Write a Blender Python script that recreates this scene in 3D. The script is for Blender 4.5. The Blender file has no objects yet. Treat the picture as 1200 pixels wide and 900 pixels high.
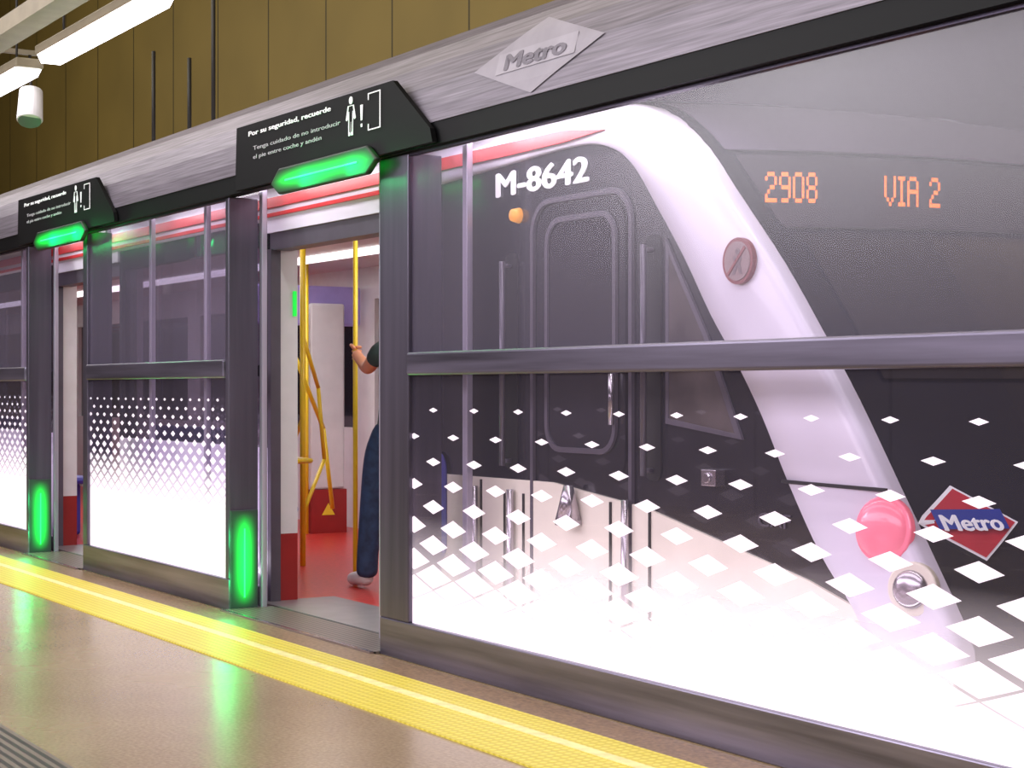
import bpy, bmesh, math, random
from mathutils import Vector, Matrix
random.seed(3)
S = bpy.context.scene
S.view_settings.view_transform = 'Standard'
COL = S.collection

# ------------------------------------------------------------------ calibration
# platform edge runs along X, camera 3.56 m from the screen-door plane (Y=0), 1.19 m up
CAM_D, CAM_H = 3.56, 1.19
def XZ(px, py, Y):
    """metric X,Z of a measured point lying on the vertical plane at Y"""
    D = CAM_D + Y; w = px + 650.0
    return (-D*(2781.25/w-0.625), CAM_H+(456-py)*D/(0.848*w))

# ------------------------------------------------------------------ materials
def newmat(name):
    m = bpy.data.materials.new(name); m.use_nodes = True
    nt = m.node_tree; b = nt.nodes['Principled BSDF']
    return m, nt, b
def lin(c):
    return tuple(((v/255.0)/12.92 if v/255.0 < .04045 else ((v/255.0+.055)/1.055)**2.4) for v in c)+(1,)
def mat(name, rgb, rough=.5, metal=0., emit=None, es=0., noise=0.06, nscale=8., coat=0., spec=.5):
    m, nt, b = newmat(name)
    c = lin(rgb)
    tc = nt.nodes.new('ShaderNodeTexCoord')
    nz = nt.nodes.new('ShaderNodeTexNoise'); nz.inputs['Scale'].default_value = nscale
    nz.inputs['Detail'].default_value = 4
    nt.links.new(tc.outputs['Object'], nz.inputs['Vector'])
    r = nt.nodes.new('ShaderNodeValToRGB')
    r.color_ramp.elements[0].position = .3; r.color_ramp.elements[1].position = .7
    r.color_ramp.elements[0].color = tuple(max(0, x*(1-noise*2)) for x in c[:3])+(1,)
    r.color_ramp.elements[1].color = tuple(min(1, x*(1+noise)) for x in c[:3])+(1,)
    nt.links.new(nz.outputs['Fac'], r.inputs['Fac'])
    nt.links.new(r.outputs['Color'], b.inputs['Base Color'])
    b.inputs['Roughness'].default_value = rough
    b.inputs['Metallic'].default_value = metal
    b.inputs['Specular IOR Level'].default_value = spec
    b.inputs['Coat Weight'].default_value = coat
    if emit:
        b.inputs['Emission Color'].default_value = lin(emit)
        b.inputs['Emission Strength'].default_value = es
    return m
def brushed(name, rgb, rough=.35, metal=.8, lo=.55, hi=1.3, sc=(1.2, 30, 60)):  # brushed grain whose streaks also paint highlights into the colour
    m, nt, b = newmat(name)
    g = nt.nodes.new('ShaderNodeNewGeometry')
    mp = nt.nodes.new('ShaderNodeMapping'); mp.inputs['Scale'].default_value = sc
    nz = nt.nodes.new('ShaderNodeTexNoise'); nz.inputs['Scale'].default_value = 1.; nz.inputs['Detail'].default_value = 5
    r = nt.nodes.new('ShaderNodeValToRGB')
    c = lin(rgb)
    r.color_ramp.elements[0].position = .3; r.color_ramp.elements[1].position = .72
    r.color_ramp.elements[0].color = tuple(x*lo for x in c[:3])+(1,)
    r.color_ramp.elements[1].color = tuple(min(1, x*hi) for x in c[:3])+(1,)
    nt.links.new(g.outputs['Position'], mp.inputs['Vector']); nt.links.new(mp.outputs['Vector'], nz.inputs['Vector'])
    nt.links.new(nz.outputs['Fac'], r.inputs['Fac']); nt.links.new(r.outputs['Color'], b.inputs['Base Color'])
    b.inputs['Roughness'].default_value = rough; b.inputs['Metallic'].default_value = metal
    return m
def glassmat(name, tint=(245, 240, 248), refl=.05, rough=.02, haze=.04, hazecol=(200, 190, 215), k=.8):  # haze mixes milky reflections into the glass as diffuse colour
    m, nt, b = newmat(name)
    nt.nodes.remove(b)
    out = nt.nodes['Material Output']
    N = nt.nodes.new; L = nt.links.new
    tr = N('ShaderNodeBsdfTransparent'); tr.inputs[0].default_value = lin(tint)
    df = N('ShaderNodeBsdfDiffuse'); df.inputs[0].default_value = lin(hazecol)
    gl = N('ShaderNodeBsdfGlossy'); gl.inputs['Roughness'].default_value = rough
    g = N('ShaderNodeNewGeometry')
    dt = N('ShaderNodeVectorMath'); dt.operation = 'DOT_PRODUCT'; L(g.outputs['Normal'], dt.inputs[0]); L(g.outputs['Incoming'], dt.inputs[1])
    ab = N('ShaderNodeMath'); ab.operation = 'ABSOLUTE'; L(dt.outputs['Value'], ab.inputs[0])
    om = N('ShaderNodeMath'); om.operation = 'SUBTRACT'; om.inputs[0].default_value = 1; L(ab.outputs[0], om.inputs[1])
    pw = N('ShaderNodeMath'); pw.operation = 'POWER'; pw.inputs[1].default_value = 5; L(om.outputs[0], pw.inputs[0])
    ad = N('ShaderNodeMath'); ad.operation = 'MULTIPLY_ADD'; ad.inputs[1].default_value = k; ad.inputs[2].default_value = refl; ad.use_clamp = True
    L(pw.outputs[0], ad.inputs[0])
    m1 = N('ShaderNodeMixShader'); m1.inputs[0].default_value = haze
    m2 = N('ShaderNodeMixShader')
    L(ad.outputs[0], m2.inputs[0])
    L(tr.outputs[0], m1.inputs[1]); L(df.outputs[0], m1.inputs[2])
    L(m1.outputs[0], m2.inputs[1]); L(gl.outputs[0], m2.inputs[2])
    L(m2.outputs[0], out.inputs[0])
    return m
def diamond_glass(name, px, x0, z0, a, b, W0, H0, RF, RS, ew=1.0, eh=1.6, cap=.94, v0=5., v1=11., vmax=.6):
    """clear glass printed with rows of white rhombi: rows get closer and rhombi grow towards the bottom,
    over a painted white haze veil that gets denser towards the bottom"""
    m = glassmat(name, haze=.035)
    nt = m.node_tree; out = nt.nodes['Material Output']
    gshader = out.inputs[0].links[0].from_socket
    N = nt.nodes.new; L = nt.links.new
    def M(op, p, q=None, r=None):
        n = N('ShaderNodeMath'); n.operation = op
        for i, v in enumerate((p, q, r)):
            if v is None: continue
            if isinstance(v, (int, float)): n.inputs[i].default_value = v
            else: L(v, n.inputs[i])
        return n.outputs[0]
    g = N('ShaderNodeNewGeometry'); sp = N('ShaderNodeSeparateXYZ'); L(g.outputs['Position'], sp.inputs[0])
    X, Z = sp.outputs[0], sp.outputs[2]
    A = M('ADD', M('DIVIDE', M('SUBTRACT', X, x0), px), 200.0)
    disc = M('MAXIMUM', M('MULTIPLY_ADD', M('SUBTRACT', z0, Z), -4*b, a*a), 1e-6)
    R = M('DIVIDE', M('SUBTRACT', a, M('SQRT', disc)), 2*b)
    def sub(off):
        aa = M('ADD', A, off); cc = M('ADD', M('MULTIPLY', R, .5), off)
        ra = M('ROUND', aa); rc = M('ROUND', cc)
        dx = M('ABSOLUTE', M('SUBTRACT', aa, ra)); dz = M('ABSOLUTE', M('SUBTRACT', cc, rc))
        row = M('DIVIDE', M('MAXIMUM', M('MULTIPLY', M('SUBTRACT', rc, off), 2.0), 0.0), float(RF))
        W = M('MINIMUM', M('MULTIPLY_ADD', M('POWER', row, ew), (1.0-W0)*.5, W0*.5), .5*cap)
        H = M('MINIMUM', M('MULTIPLY_ADD', M('POWER', row, eh), (1.0-H0)*.5, H0*.5), .5*cap)
        v = M('ADD', M('DIVIDE', dx, W), M('DIVIDE', dz, H))
        return M('LESS_THAN', v, 1.0)
    ins = M('MAXIMUM', sub(0.0), sub(.5))
    below = M('LESS_THAN', Z, z0+.03)
    solid = M('GREATER_THAN', R, float(RS))
    vr = N('ShaderNodeMapRange'); L(R, vr.inputs['Value'])  # white veil paints haze over the lower glass
    vr.inputs['From Min'].default_value = v0; vr.inputs['From Max'].default_value = v1
    vr.inputs['To Min'].default_value = 0.; vr.inputs['To Max'].default_value = vmax
    f = M('MAXIMUM', M('MAXIMUM', M('MULTIPLY', ins, below), solid), vr.outputs[0])
    wp = N('ShaderNodeBsdfPrincipled'); wp.inputs['Base Color'].default_value = lin((240, 230, 243))
    wp.inputs['Roughness'].default_value = .4
    wp.inputs['Emission Color'].default_value = lin((255, 238, 255)); wp.inputs['Emission Strength'].default_value = .36
    mx = N('ShaderNodeMixShader'); L(f, mx.inputs[0]); L(gshader, mx.inputs[1]); L(wp.outputs[0], mx.inputs[2])
    L(mx.outputs[0], out.inputs[0])
    return m
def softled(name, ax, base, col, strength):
    """frosted diffuser with its glow painted into the emission: brightest in the middle, fading to the edges"""
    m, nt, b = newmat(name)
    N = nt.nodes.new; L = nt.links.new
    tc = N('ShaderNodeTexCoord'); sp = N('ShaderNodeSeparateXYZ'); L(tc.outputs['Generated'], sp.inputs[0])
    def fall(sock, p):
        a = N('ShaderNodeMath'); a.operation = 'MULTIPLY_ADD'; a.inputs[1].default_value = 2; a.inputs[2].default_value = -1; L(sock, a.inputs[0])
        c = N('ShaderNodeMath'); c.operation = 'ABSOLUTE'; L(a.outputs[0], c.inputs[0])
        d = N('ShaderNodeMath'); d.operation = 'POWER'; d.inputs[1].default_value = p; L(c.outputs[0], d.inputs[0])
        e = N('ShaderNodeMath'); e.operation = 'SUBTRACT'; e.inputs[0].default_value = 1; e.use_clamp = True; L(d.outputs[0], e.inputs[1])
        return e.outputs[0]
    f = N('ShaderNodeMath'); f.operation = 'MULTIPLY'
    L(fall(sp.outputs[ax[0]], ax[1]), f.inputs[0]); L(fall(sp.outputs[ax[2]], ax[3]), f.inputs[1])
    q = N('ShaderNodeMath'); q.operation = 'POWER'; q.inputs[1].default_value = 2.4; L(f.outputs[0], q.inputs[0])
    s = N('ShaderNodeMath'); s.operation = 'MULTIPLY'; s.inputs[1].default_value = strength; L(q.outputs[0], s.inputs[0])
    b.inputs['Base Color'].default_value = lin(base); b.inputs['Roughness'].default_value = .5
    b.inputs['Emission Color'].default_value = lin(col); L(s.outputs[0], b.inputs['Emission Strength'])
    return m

M_frame = brushed('psd_frame_metal', (110, 104, 122), .32, .75, .45, 1.6, (.6, 20, 14))
M_framedark = brushed('psd_dark_metal', (62, 55, 72), .35, .7, .6, 1.5, (1.5, 30, 10))
M_post = brushed('post_metal', (94, 88, 104), .35, .7, .65, 1.35, (9, 9, .5))
M_leaf = brushed('leaf_metal', (176, 168, 188), .3, .5, .7, 1.3, (25, 25, .6))
M_fascia = brushed('fascia_brushed', (118, 111, 121), .42, .4, .6, 1.35, (2.5, 60, 110))
M_black = mat('band_black', (4, 4, 6), .5, noise=.0, spec=.15)
M_signblack = mat('sign_black', (6, 6, 8), .55, spec=.15)
M_white = mat('white_print', (238, 236, 240), .5, noise=0, emit=(235, 235, 240), es=.15)
M_msg = mat('grey_print', (180, 178, 184), .5, noise=0)
M_emb = mat('emblem_silver', (150, 144, 154), .5, .1)
M_embtxt = mat('emblem_text', (108, 102, 113), .5, .1)
M_embband = mat('emblem_band', (160, 154, 164), .5, .1)
M_glass = glassmat('screen_glass', refl=.06, haze=.085, rough=.27, hazecol=(196, 184, 216))
M_leafglass = glassmat('leaf_glass', refl=.03, haze=.03, rough=.02, k=.4)
M_dia_big = diamond_glass('screen_glass_rhombus', .34, -5.683, 1.10, .118, .0036, .22, .09, 8.9, 10.1, 1.1, 1.6, .95, 4.5, 10.0, .72)
M_dia_small = diamond_glass('screen_glass_rhombus_fine', .135, -8.9, 1.13, .052, .0006, .30, .18, 15, 14.2, .9, 1.15, .95, 7., 14., .7)
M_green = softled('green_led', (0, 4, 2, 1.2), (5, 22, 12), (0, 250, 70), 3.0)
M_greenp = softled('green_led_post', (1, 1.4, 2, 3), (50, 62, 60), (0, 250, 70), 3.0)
M_greens = mat('green_exit', (8, 170, 60), .4, emit=(0, 225, 60), es=.95, noise=0)
M_greencore = mat('green_led_core', (20, 230, 90), .4, emit=(50, 255, 110), es=2.2, noise=0)
M_tblack = mat('train_black', (30, 28, 37), .22, noise=.05, coat=.5)
M_tfront = mat('train_front_black', (26, 27, 40), .18, noise=.03, coat=.4)
M_twhite = mat('train_white', (232, 226, 242), .35, noise=.02, nscale=2, coat=.3)
M_skirt = mat('train_skirt', (246, 238, 222), .4, noise=.05, nscale=3, coat=.2)
M_red = mat('train_red', (214, 52, 56), .35, noise=.04)
M_seam = mat('seam_dark', (20, 18, 24), .6)
M_rubber = mat('rubber_grey', (84, 78, 90), .4)
M_silver = mat('polished_steel', (190, 182, 190), .22, .9)
M_twin = glassmat('train_window', tint=(135, 130, 148), refl=.08, haze=.07)
M_cabwin = mat('cab_window_glass', (42, 40, 48), .06, noise=.1, nscale=2, coat=.7)
M_sidewin = mat('cab_side_window_glass', (92, 84, 84), .06, noise=.25, nscale=4, coat=1)
M_nroof = mat('nose_roof_grey', (88, 81, 97), .75, noise=.1, nscale=1.5, spec=.25)
M_led = mat('amber_led', (240, 120, 50), .5, emit=(255, 120, 45), es=1.4, noise=0)
M_leddark = mat('display_black', (54, 50, 60), .6, spec=.25)
M_tail = mat('tail_lamp', (236, 140, 160), .25, emit=(255, 90, 120), es=.42, noise=.1, coat=.5)
M_amber = mat('amber_lamp', (230, 150, 50), .3, emit=(255, 170, 60), es=.6)
M_yellow = mat('yellow_pole', (240, 208, 44), .3, noise=.03)
M_inwhite = mat('interior_white', (214, 212, 214), .4, noise=.03)
M_infloor = mat('interior_red_floor', (190, 52, 44), .3, noise=.1, nscale=30)
M_inred = mat('interior_red_base', (150, 30, 28), .4)
M_seat = mat('seat_blue', (60, 60, 165), .5)
M_bluepatch = mat('patch_blue', (74, 70, 160), .35, noise=.12, nscale=5)
M_lampglow = mat('tube_glow', (255, 250, 255), .4, emit=(255, 248, 255), es=6, noise=0)
M_inlamp = mat('cabin_lamp', (255, 250, 255), .4, emit=(255, 250, 250), es=2.2, noise=0)
M_house = mat('lamp_housing', (150, 140, 120), .5)
M_rod = mat('dark_rod', (28, 24, 20), .6)
M_blue = mat('logo_blue', (40, 60, 160), .4)
M_logored = mat('logo_red', (205, 40, 60), .4)

# terrazzo floor
M_floor, nt, b = newmat('terrazzo')
g = nt.nodes.new('ShaderNodeNewGeometry')
n1 = nt.nodes.new('ShaderNodeTexNoise'); n1.inputs['Scale'].default_value = 70; n1.inputs['Detail'].default_value = 4
n2 = nt.nodes.new('ShaderNodeTexNoise'); n2.inputs['Scale'].default_value = 1.3; n2.inputs['Detail'].default_value = 3
r1 = nt.nodes.new('ShaderNodeValToRGB'); r1.color_ramp.elements[0].position = .3; r1.color_ramp.elements[1].position = .7
r1.color_ramp.elements[0].color = lin((148, 129, 103)); r1.color_ramp.elements[1].color = lin((178, 159, 132))
r2 = nt.nodes.new('ShaderNodeValToRGB'); r2.color_ramp.elements[0].color = lin((192, 178, 158)); r2.color_ramp.elements[1].color = lin((252, 246, 238))
mx = nt.nodes.new('ShaderNodeMixRGB'); mx.blend_type = 'MULTIPLY'; mx.inputs[0].default_value = 1
for n in (n1, n2): nt.links.new(g.outputs['Position'], n.inputs['Vector'])
nt.links.new(n1.outputs['Fac'], r1.inputs['Fac']); nt.links.new(n2.outputs['Fac'], r2.inputs['Fac'])
nt.links.new(r1.outputs['Color'], mx.inputs[1]); nt.links.new(r2.outputs['Color'], mx.inputs[2])
nt.links.new(mx.outputs[0], b.inputs['Base Color'])
r3 = nt.nodes.new('ShaderNodeMapRange'); r3.inputs['To Min'].default_value = .2; r3.inputs['To Max'].default_value = .32
nt.links.new(n2.outputs['Fac'], r3.inputs['Value']); nt.links.new(r3.outputs[0], b.inputs['Roughness'])
b.inputs['Specular IOR Level'].default_value = .5
# tactile yellow with round studs
def dotted(name, c1, c2, sc):
    m, nt, b = newmat(name)
    g = nt.nodes.new('ShaderNodeNewGeometry'); v = nt.nodes.new('ShaderNodeTexVoronoi'); v.inputs['Scale'].default_value = sc
    v.inputs['Randomness'].default_value = 0
    r = nt.nodes.new('ShaderNodeValToRGB'); r.color_ramp.elements[0].position = .3; r.color_ramp.elements[1].position = .45
    r.color_ramp.elements[0].color = lin(c1); r.color_ramp.elements[1].color = lin(c2)
    nt.links.new(g.outputs['Position'], v.inputs['Vector']); nt.links.new(v.outputs['Distance'], r.inputs['Fac'])
    nt.links.new(r.outputs['Color'], b.inputs['Base Color'])
    bp = nt.nodes.new('ShaderNodeBump'); bp.inputs['Distance'].default_value = .003; bp.invert = True
    nt.links.new(v.outputs['Distance'], bp.inputs['Height']); nt.links.new(bp.outputs[0], b.inputs['Normal'])
    b.inputs['Roughness'].default_value = .45
    return m
M_tact = dotted('tactile_yellow', (226, 208, 84), (202, 182, 52), 28)
M_tact2 = mat('yellow_white_line', (234, 222, 150), .5, noise=.1, nscale=20)
M_kerb = mat('brown_granite', (140, 112, 84), .35, noise=.25, nscale=60)
def striped(name, c1, c2, axis, period, duty, rough=.5, z2=None):
    m, nt, b = newmat(name)
    g = nt.nodes.new('ShaderNodeNewGeometry'); sp = nt.nodes.new('ShaderNodeSeparateXYZ'); nt.links.new(g.outputs['Position'], sp.inputs[0])
    d = nt.nodes.new('ShaderNodeMath'); d.operation = 'DIVIDE'; d.inputs[1].default_value = period
    nt.links.new(sp.outputs[axis], d.inputs[0])
    f = nt.nodes.new('ShaderNodeMath'); f.operation = 'FRACT'; nt.links.new(d.outputs[0], f.inputs[0])
    l = nt.nodes.new('ShaderNodeMath'); l.operation = 'LESS_THAN'; l.inputs[1].default_value = duty; nt.links.new(f.outputs[0], l.inputs[0])
    n = nt.nodes.new('ShaderNodeTexNoise'); n.inputs['Scale'].default_value = .8; nt.links.new(g.outputs['Position'], n.inputs['Vector'])
    mr = nt.nodes.new('ShaderNodeMapRange'); mr.inputs['To Min'].default_value = .75; mr.inputs['To Max'].default_value = 1.2; nt.links.new(n.outputs['Fac'], mr.inputs['Value'])
    mx = nt.nodes.new('ShaderNodeMixRGB'); mx.inputs[1].default_value = lin(c1); mx.inputs[2].default_value = lin(c2); nt.links.new(l.outputs[0], mx.inputs[0])
    vm = nt.nodes.new('ShaderNodeVectorMath'); vm.operation = 'SCALE'; nt.links.new(mx.outputs[0], vm.inputs[0]); nt.links.new(mr.outputs[0], vm.inputs['Scale'])
    nt.links.new(vm.outputs[0], b.inputs['Base Color']); b.inputs['Roughness'].default_value = rough
    return m
M_groove = striped('grooved_dark', (110, 98, 88), (48, 42, 40), 1, .035, .5)
M_wall = striped('olive_panels', (132, 112, 56), (60, 50, 25), 0, 1.65, .02, .6)
M_ceil = mat('ceiling_olive', (120, 108, 66), .6)
M_sill = striped('sill_grooves', (120, 108, 100), (45, 40, 38), 1, .03, .4, .35)
M_track = mat('track_ballast', (30, 27, 25), .8, noise=.3, nscale=30)
M_backwall = striped('platform_wall_panels', (134, 124, 136), (60, 55, 58), 0, 1.8, .02, .5)

# ------------------------------------------------------------------ geometry helpers
def mesh_obj(name, verts, faces, m, origin=(0, 0, 0), parent=None, smooth=False, kind=None):
    o = Vector(origin)
    me = bpy.data.meshes.new(name)
    me.from_pydata([tuple(Vector(v)-o) for v in verts], [], faces)
    me.validate(); me.update()
    bm = bmesh.new(); bm.from_mesh(me); bmesh.ops.recalc_face_normals(bm, faces=bm.faces); bm.to_mesh(me); bm.free()
    if smooth:
        for p in me.polygons: p.use_smooth = True
    ob = bpy.data.objects.new(name, me); COL.objects.link(ob)
    if m: me.materials.append(m)
    if parent is not None:
        ob.parent = parent
    else:
        ob.location = o
    if kind: ob['kind'] = kind
    return ob
BASE = {}
def thing(name, loc, label, cat, group=None):
    e = bpy.data.objects.new(name, None); e.empty_display_size = .2; COL.objects.link(e)
    e.location = loc; e['label'] = label; e['category'] = cat
    if group: e['group'] = group
    BASE[e.name] = Vector(loc)
    return e
def base(p):
    while p.parent is not None: p = p.parent
    return BASE[p.name]
def part(p, name, verts, faces, m, smooth=False, label=None, bevel=0, seg=2):
    ob = mesh_obj(name, verts, faces, m, base(p), p, smooth)
    if label: ob['label'] = label
    if bevel:
        md = ob.modifiers.new('b', 'BEVEL'); md.width = bevel; md.segments = seg; md.limit_method = 'ANGLE'
    return ob
def boxdata(x0, x1, y0, y1, z0, z1):
    v = [(x, y, z) for x in (x0, x1) for y in (y0, y1) for z in (z0, z1)]
    f = [(0, 1, 3, 2), (4, 6, 7, 5), (0, 4, 5, 1), (2, 3, 7, 6), (0, 2, 6, 4), (1, 5, 7, 3)]
    return v, f
def merge(*ds):
    V, F = [], []
    for v, f in ds:
        k = len(V); V += list(v); F += [tuple(i+k for i in q) for q in f]
    return V, F
def box(p, name, x0, x1, y0, y1, z0, z1, m, **k):
    return part(p, name, *boxdata(x0, x1, y0, y1, z0, z1), m, **k)
def cyl(a, b, r, n=16, r2=None):
    a, b = Vector(a), Vector(b); d = (b-a).normalized()
    u = d.orthogonal().normalized(); w = d.cross(u)
    r2 = r if r2 is None else r2
    V = [a+(u*math.cos(t)+w*math.sin(t))*r for t in [2*math.pi*i/n for i in range(n)]]
    V += [b+(u*math.cos(t)+w*math.sin(t))*r2 for t in [2*math.pi*i/n for i in range(n)]]
    F = [(i, (i+1) % n, n+(i+1) % n, n+i) for i in range(n)]+[tuple(range(n)), tuple(range(n, 2*n))]
    return [tuple(v) for v in V], F
def poly_extr(pts, y0, y1):
    """pts = XZ outline -> slab between Y planes"""
    n = len(pts)
    V = [(x, y0, z) for x, z in pts]+[(x, y1, z) for x, z in pts]
    F = [tuple(range(n)), tuple(range(2*n-1, n-1, -1))]+[(i, (i+1) % n, n+(i+1) % n, n+i) for i in range(n)]
    return V, F
def rrect(x0, x1, z0, z1, r, n=6):
    P = []
    for cx, cz, a in ((x1-r, z1-r, 0), (x0+r, z1-r, 90), (x0+r, z0+r, 180), (x1-r, z0+r, 270)):
        for i in range(n+1):
            t = math.radians(a+90*i/n); P.append((cx+r*math.cos(t), cz+r*math.sin(t)))
    return P
def ring(outer, inner, y0, y1):
    n = len(outer)
    V = [(x, y0, z) for x, z in outer]+[(x, y0, z) for x, z in inner]+[(x, y1, z) for x, z in outer]+[(x, y1, z) for x, z in inner]
    F = []
    for i in range(n):
        j = (i+1) % n
        F += [(i, j, n+j, n+i), (2*n+i, 2*n+j, j, i), (n+i, n+j, 3*n+j, 3*n+i), (2*n+i, 3*n+i, 3*n+j, 2*n+j)]
    return V, F
def rring(x0, x1, z0, z1, r, w, y0, y1):
    return ring(rrect(x0, x1, z0, z1, r), rrect(x0+w, x1-w, z0+w, z1-w, max(r-w, .004)), y0, y1)
def quad_plane(x0, x1, z0, z1, y):
    return [(x0, y, z0), (x1, y, z0), (x1, y, z1), (x0, y, z1)], [(0, 1, 2, 3)]
def text_mesh(s, size, extr=.002, bold=0., align='LEFT'):
    cu = bpy.data.curves.new('t', 'FONT'); cu.body = s; cu.size = size; cu.extrude = extr
    cu.align_x = align; cu.resolution_u = 3
    ob = bpy.data.objects.new('t', cu); COL.objects.link(ob)
    dg = bpy.context.evaluated_depsgraph_get(); dg.update()
    me = bpy.data.meshes.new_from_object(ob.evaluated_get(dg))
    V = [tuple(v.co) for v in me.vertices]; F = [tuple(p.vertices) for p in me.polygons]
    bpy.data.objects.remove(ob); bpy.data.curves.remove(cu); bpy.data.meshes.remove(me)
    if bold:
        V, F = merge(*[([(v[0]+dx, v[1]+dy, v[2]+e) for v in V], F) for dx, dy, e in ((-bold, 0, 0), (bold, 0, .0003), (0, bold*.6, .0006), (0, -bold*.6, .0009))])
    return V, F
def text_on(p, name, s, size, mapf, m, width=None, bold=0., **k):
    V, F = text_mesh(s, size, .002, bold)
    xs = [v[0] for v in V]; x0 = min(xs); w = max(xs)-x0
    sx = (width/w) if width else 1
    V = [mapf((v[0]-x0)*sx, v[1], v[2]) for v in V]
    return part(p, name, V, F, m, **k)

# ------------------------------------------------------------------ room shell
def struct(name, x0, x1, y0, y1, z0, z1, m):
    return mesh_obj(name, *boxdata(x0, x1, y0, y1, z0, z1), m, (0, 0, 0), None, False, 'structure')
struct('floor', -34, 6, -7, .22, -.3, 0, M_floor)
struct('floor.001', -34, 6, .22, 5.2, -1.5, -1.2, M_track)
struct('wall_front', -34, 6, 5.2, 5.4, -1.5, 9, M_wall)
struct('wall_back', -34, 6, -7.2, -7, -.3, 9, M_backwall)
struct('wall_left', -34.2, -34, -7.2, 5.4, -1.5, 9, M_wall)
struct('wall_right', 6, 6.2, -7.2, 5.4, -1.5, 9, M_backwall)
struct('ceiling', -34.2, 6.2, -7.2, 5.4, 9, 9.2, M_ceil)
struct('trim_1', -34, 6, -.67, -.21, 0, .006, M_tact)
struct('trim_2', -34, 6, -.41, -.36, .006, .009, M_tact2)
struct('trim_3', -34, 6, -.21, -.03, 0, .004, M_kerb)
struct('trim_4', -34, 6, -2.6, -1.89, 0, .004, M_groove)

# ------------------------------------------------------------------ platform screens
ZB, ZR0, ZR1, ZT = .17, 1.25, 1.35, 2.22
def screen(x0, x1, sl, sr, dmat, label, intermediates=()):
    p = thing('platform_screen', ((x0+x1)/2, .08, 0), label, 'platform screen', 'fixed glass screens along the platform edge')
    box(p, 'base_rail', x0, x1, 0, .17, .0, ZB, M_frame, bevel=.006)
    box(p, 'stile', x0, x0+sl, 0, .17, ZB, ZT, M_post, bevel=.006)
    box(p, 'stile', x1-sr, x1, 0, .17, ZB, ZT, M_post, bevel=.006)
    box(p, 'middle_rail', x0+sl, x1-sr, -.012, .05, ZR0, ZR1, M_frame, bevel=.012, seg=3)
    box(p, 'top_rail', x0+sl, x1-sr, .005, .035, ZT-.012, ZT, M_framedark)
    part(p, 'upper_glass', *quad_plane(x0+sl, x1-sr, ZR1, ZT-.012, .02), M_glass, label='hazed upper glass pane')
    part(p, 'lower_glass', *quad_plane(x0+sl, x1-sr, ZB, ZR0, .02), dmat, label='lower glass printed with white rhombus pattern')
    return p
screen(-6.82, -1.0, .27, .1, M_dia_big, 'long metal-framed glass screen with white rhombus print before train cab')
screen(-11.03, -8.56, .09, .05, M_dia_small, 'glass screen with fine white rhombi between two open doorways')
screen(-15.6, -12.27, .09, .05, M_dia_small, 'farther glass screen with white rhombus print at platform edge')

def leaf(x0, x1, label):
    p = thing('sliding_door', ((x0+x1)/2, .2, 0.01), label, 'sliding door', 'open sliding platform doors')
    y0, y1 = .185, .215
    part(p, 'frame', *merge(boxdata(x0, x0+.04, y0, y1, .01, 2.3), boxdata(x1-.04, x1, y0, y1, .01, 2.3),
         boxdata(x0+.04, x1-.04, y0, y1, .01, .12), boxdata(x0+.04, x1-.04, y0, y1, 2.27, 2.3)), M_leaf, bevel=.003)
    box(p, 'middle_rail', x0+.04, x1-.04, y0, y1, 1.26, 1.32, M_framedark)
    part(p, 'glass', *quad_plane(x0+.04, x1-.04, .12, 2.27, .2), M_leafglass)
leaf(-7.18, -6.36, 'glass sliding door leaf drawn back behind the long screen')
leaf(-9.38, -8.54, 'glass sliding door leaf opened beside yellow pole doorway')
leaf(-11.13, -10.25, 'glass sliding door leaf slid behind the short screen')
leaf(-13.1, -12.25, 'glass sliding door leaf slid behind the farther screen')

# thresholds
for x0, x1 in ((-8.56, -6.82), (-12.27, -11.03)):
    p = thing('door_threshold', ((x0+x1)/2, .1, 0), 'grooved metal door threshold between platform screens', 'threshold', 'grooved metal door thresholds')
    box(p, 'grooved_plate', x0, x1, -.03, .25, -.02, .012, M_sill)
    box(p, 'nosing', x0, x1, -.05, -.03, -.02, .014, M_silver)

# header beam
hb = thing('header_beam', (-10, 0, 2.22), 'long brushed metal header beam with black lower band over screens', 'header beam')
XA, XB = -30, -1.0
prof_m = [(-.035, 2.315), (-.03, 2.38), (-.01, 2.48), (.025, 2.58), (.07, 2.66), (.13, 2.715), (.22, 2.73), (.22, 2.315)]
def extrX(prof, xa, xb):
    n = len(prof)
    V = [(xa, y, z) for y, z in prof]+[(xb, y, z) for y, z in prof]
    F = [tuple(range(n)), tuple(range(2*n-1, n-1, -1))]+[(i, (i+1) % n, n+(i+1) % n, n+i) for i in range(n)]
    return V, F
part(hb, 'metal_cover', *extrX(prof_m, XA, XB), M_fascia, label='brushed grey curved metal cover')
part(hb, 'lower_band', *extrX([(-.03, 2.22), (-.03, 2.315), (.04, 2.315), (.04, 2.22)], XA, XB), M_black, label='black lower band')
def fy(z):
    for (ya, za), (yb, zb) in zip(prof_m[:6], prof_m[1:6]):
        if za <= z <= zb: return ya+(yb-ya)*(z-za)/(zb-za)
    return prof_m[0][0] if z < 2.4 else prof_m[5][0]
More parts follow.
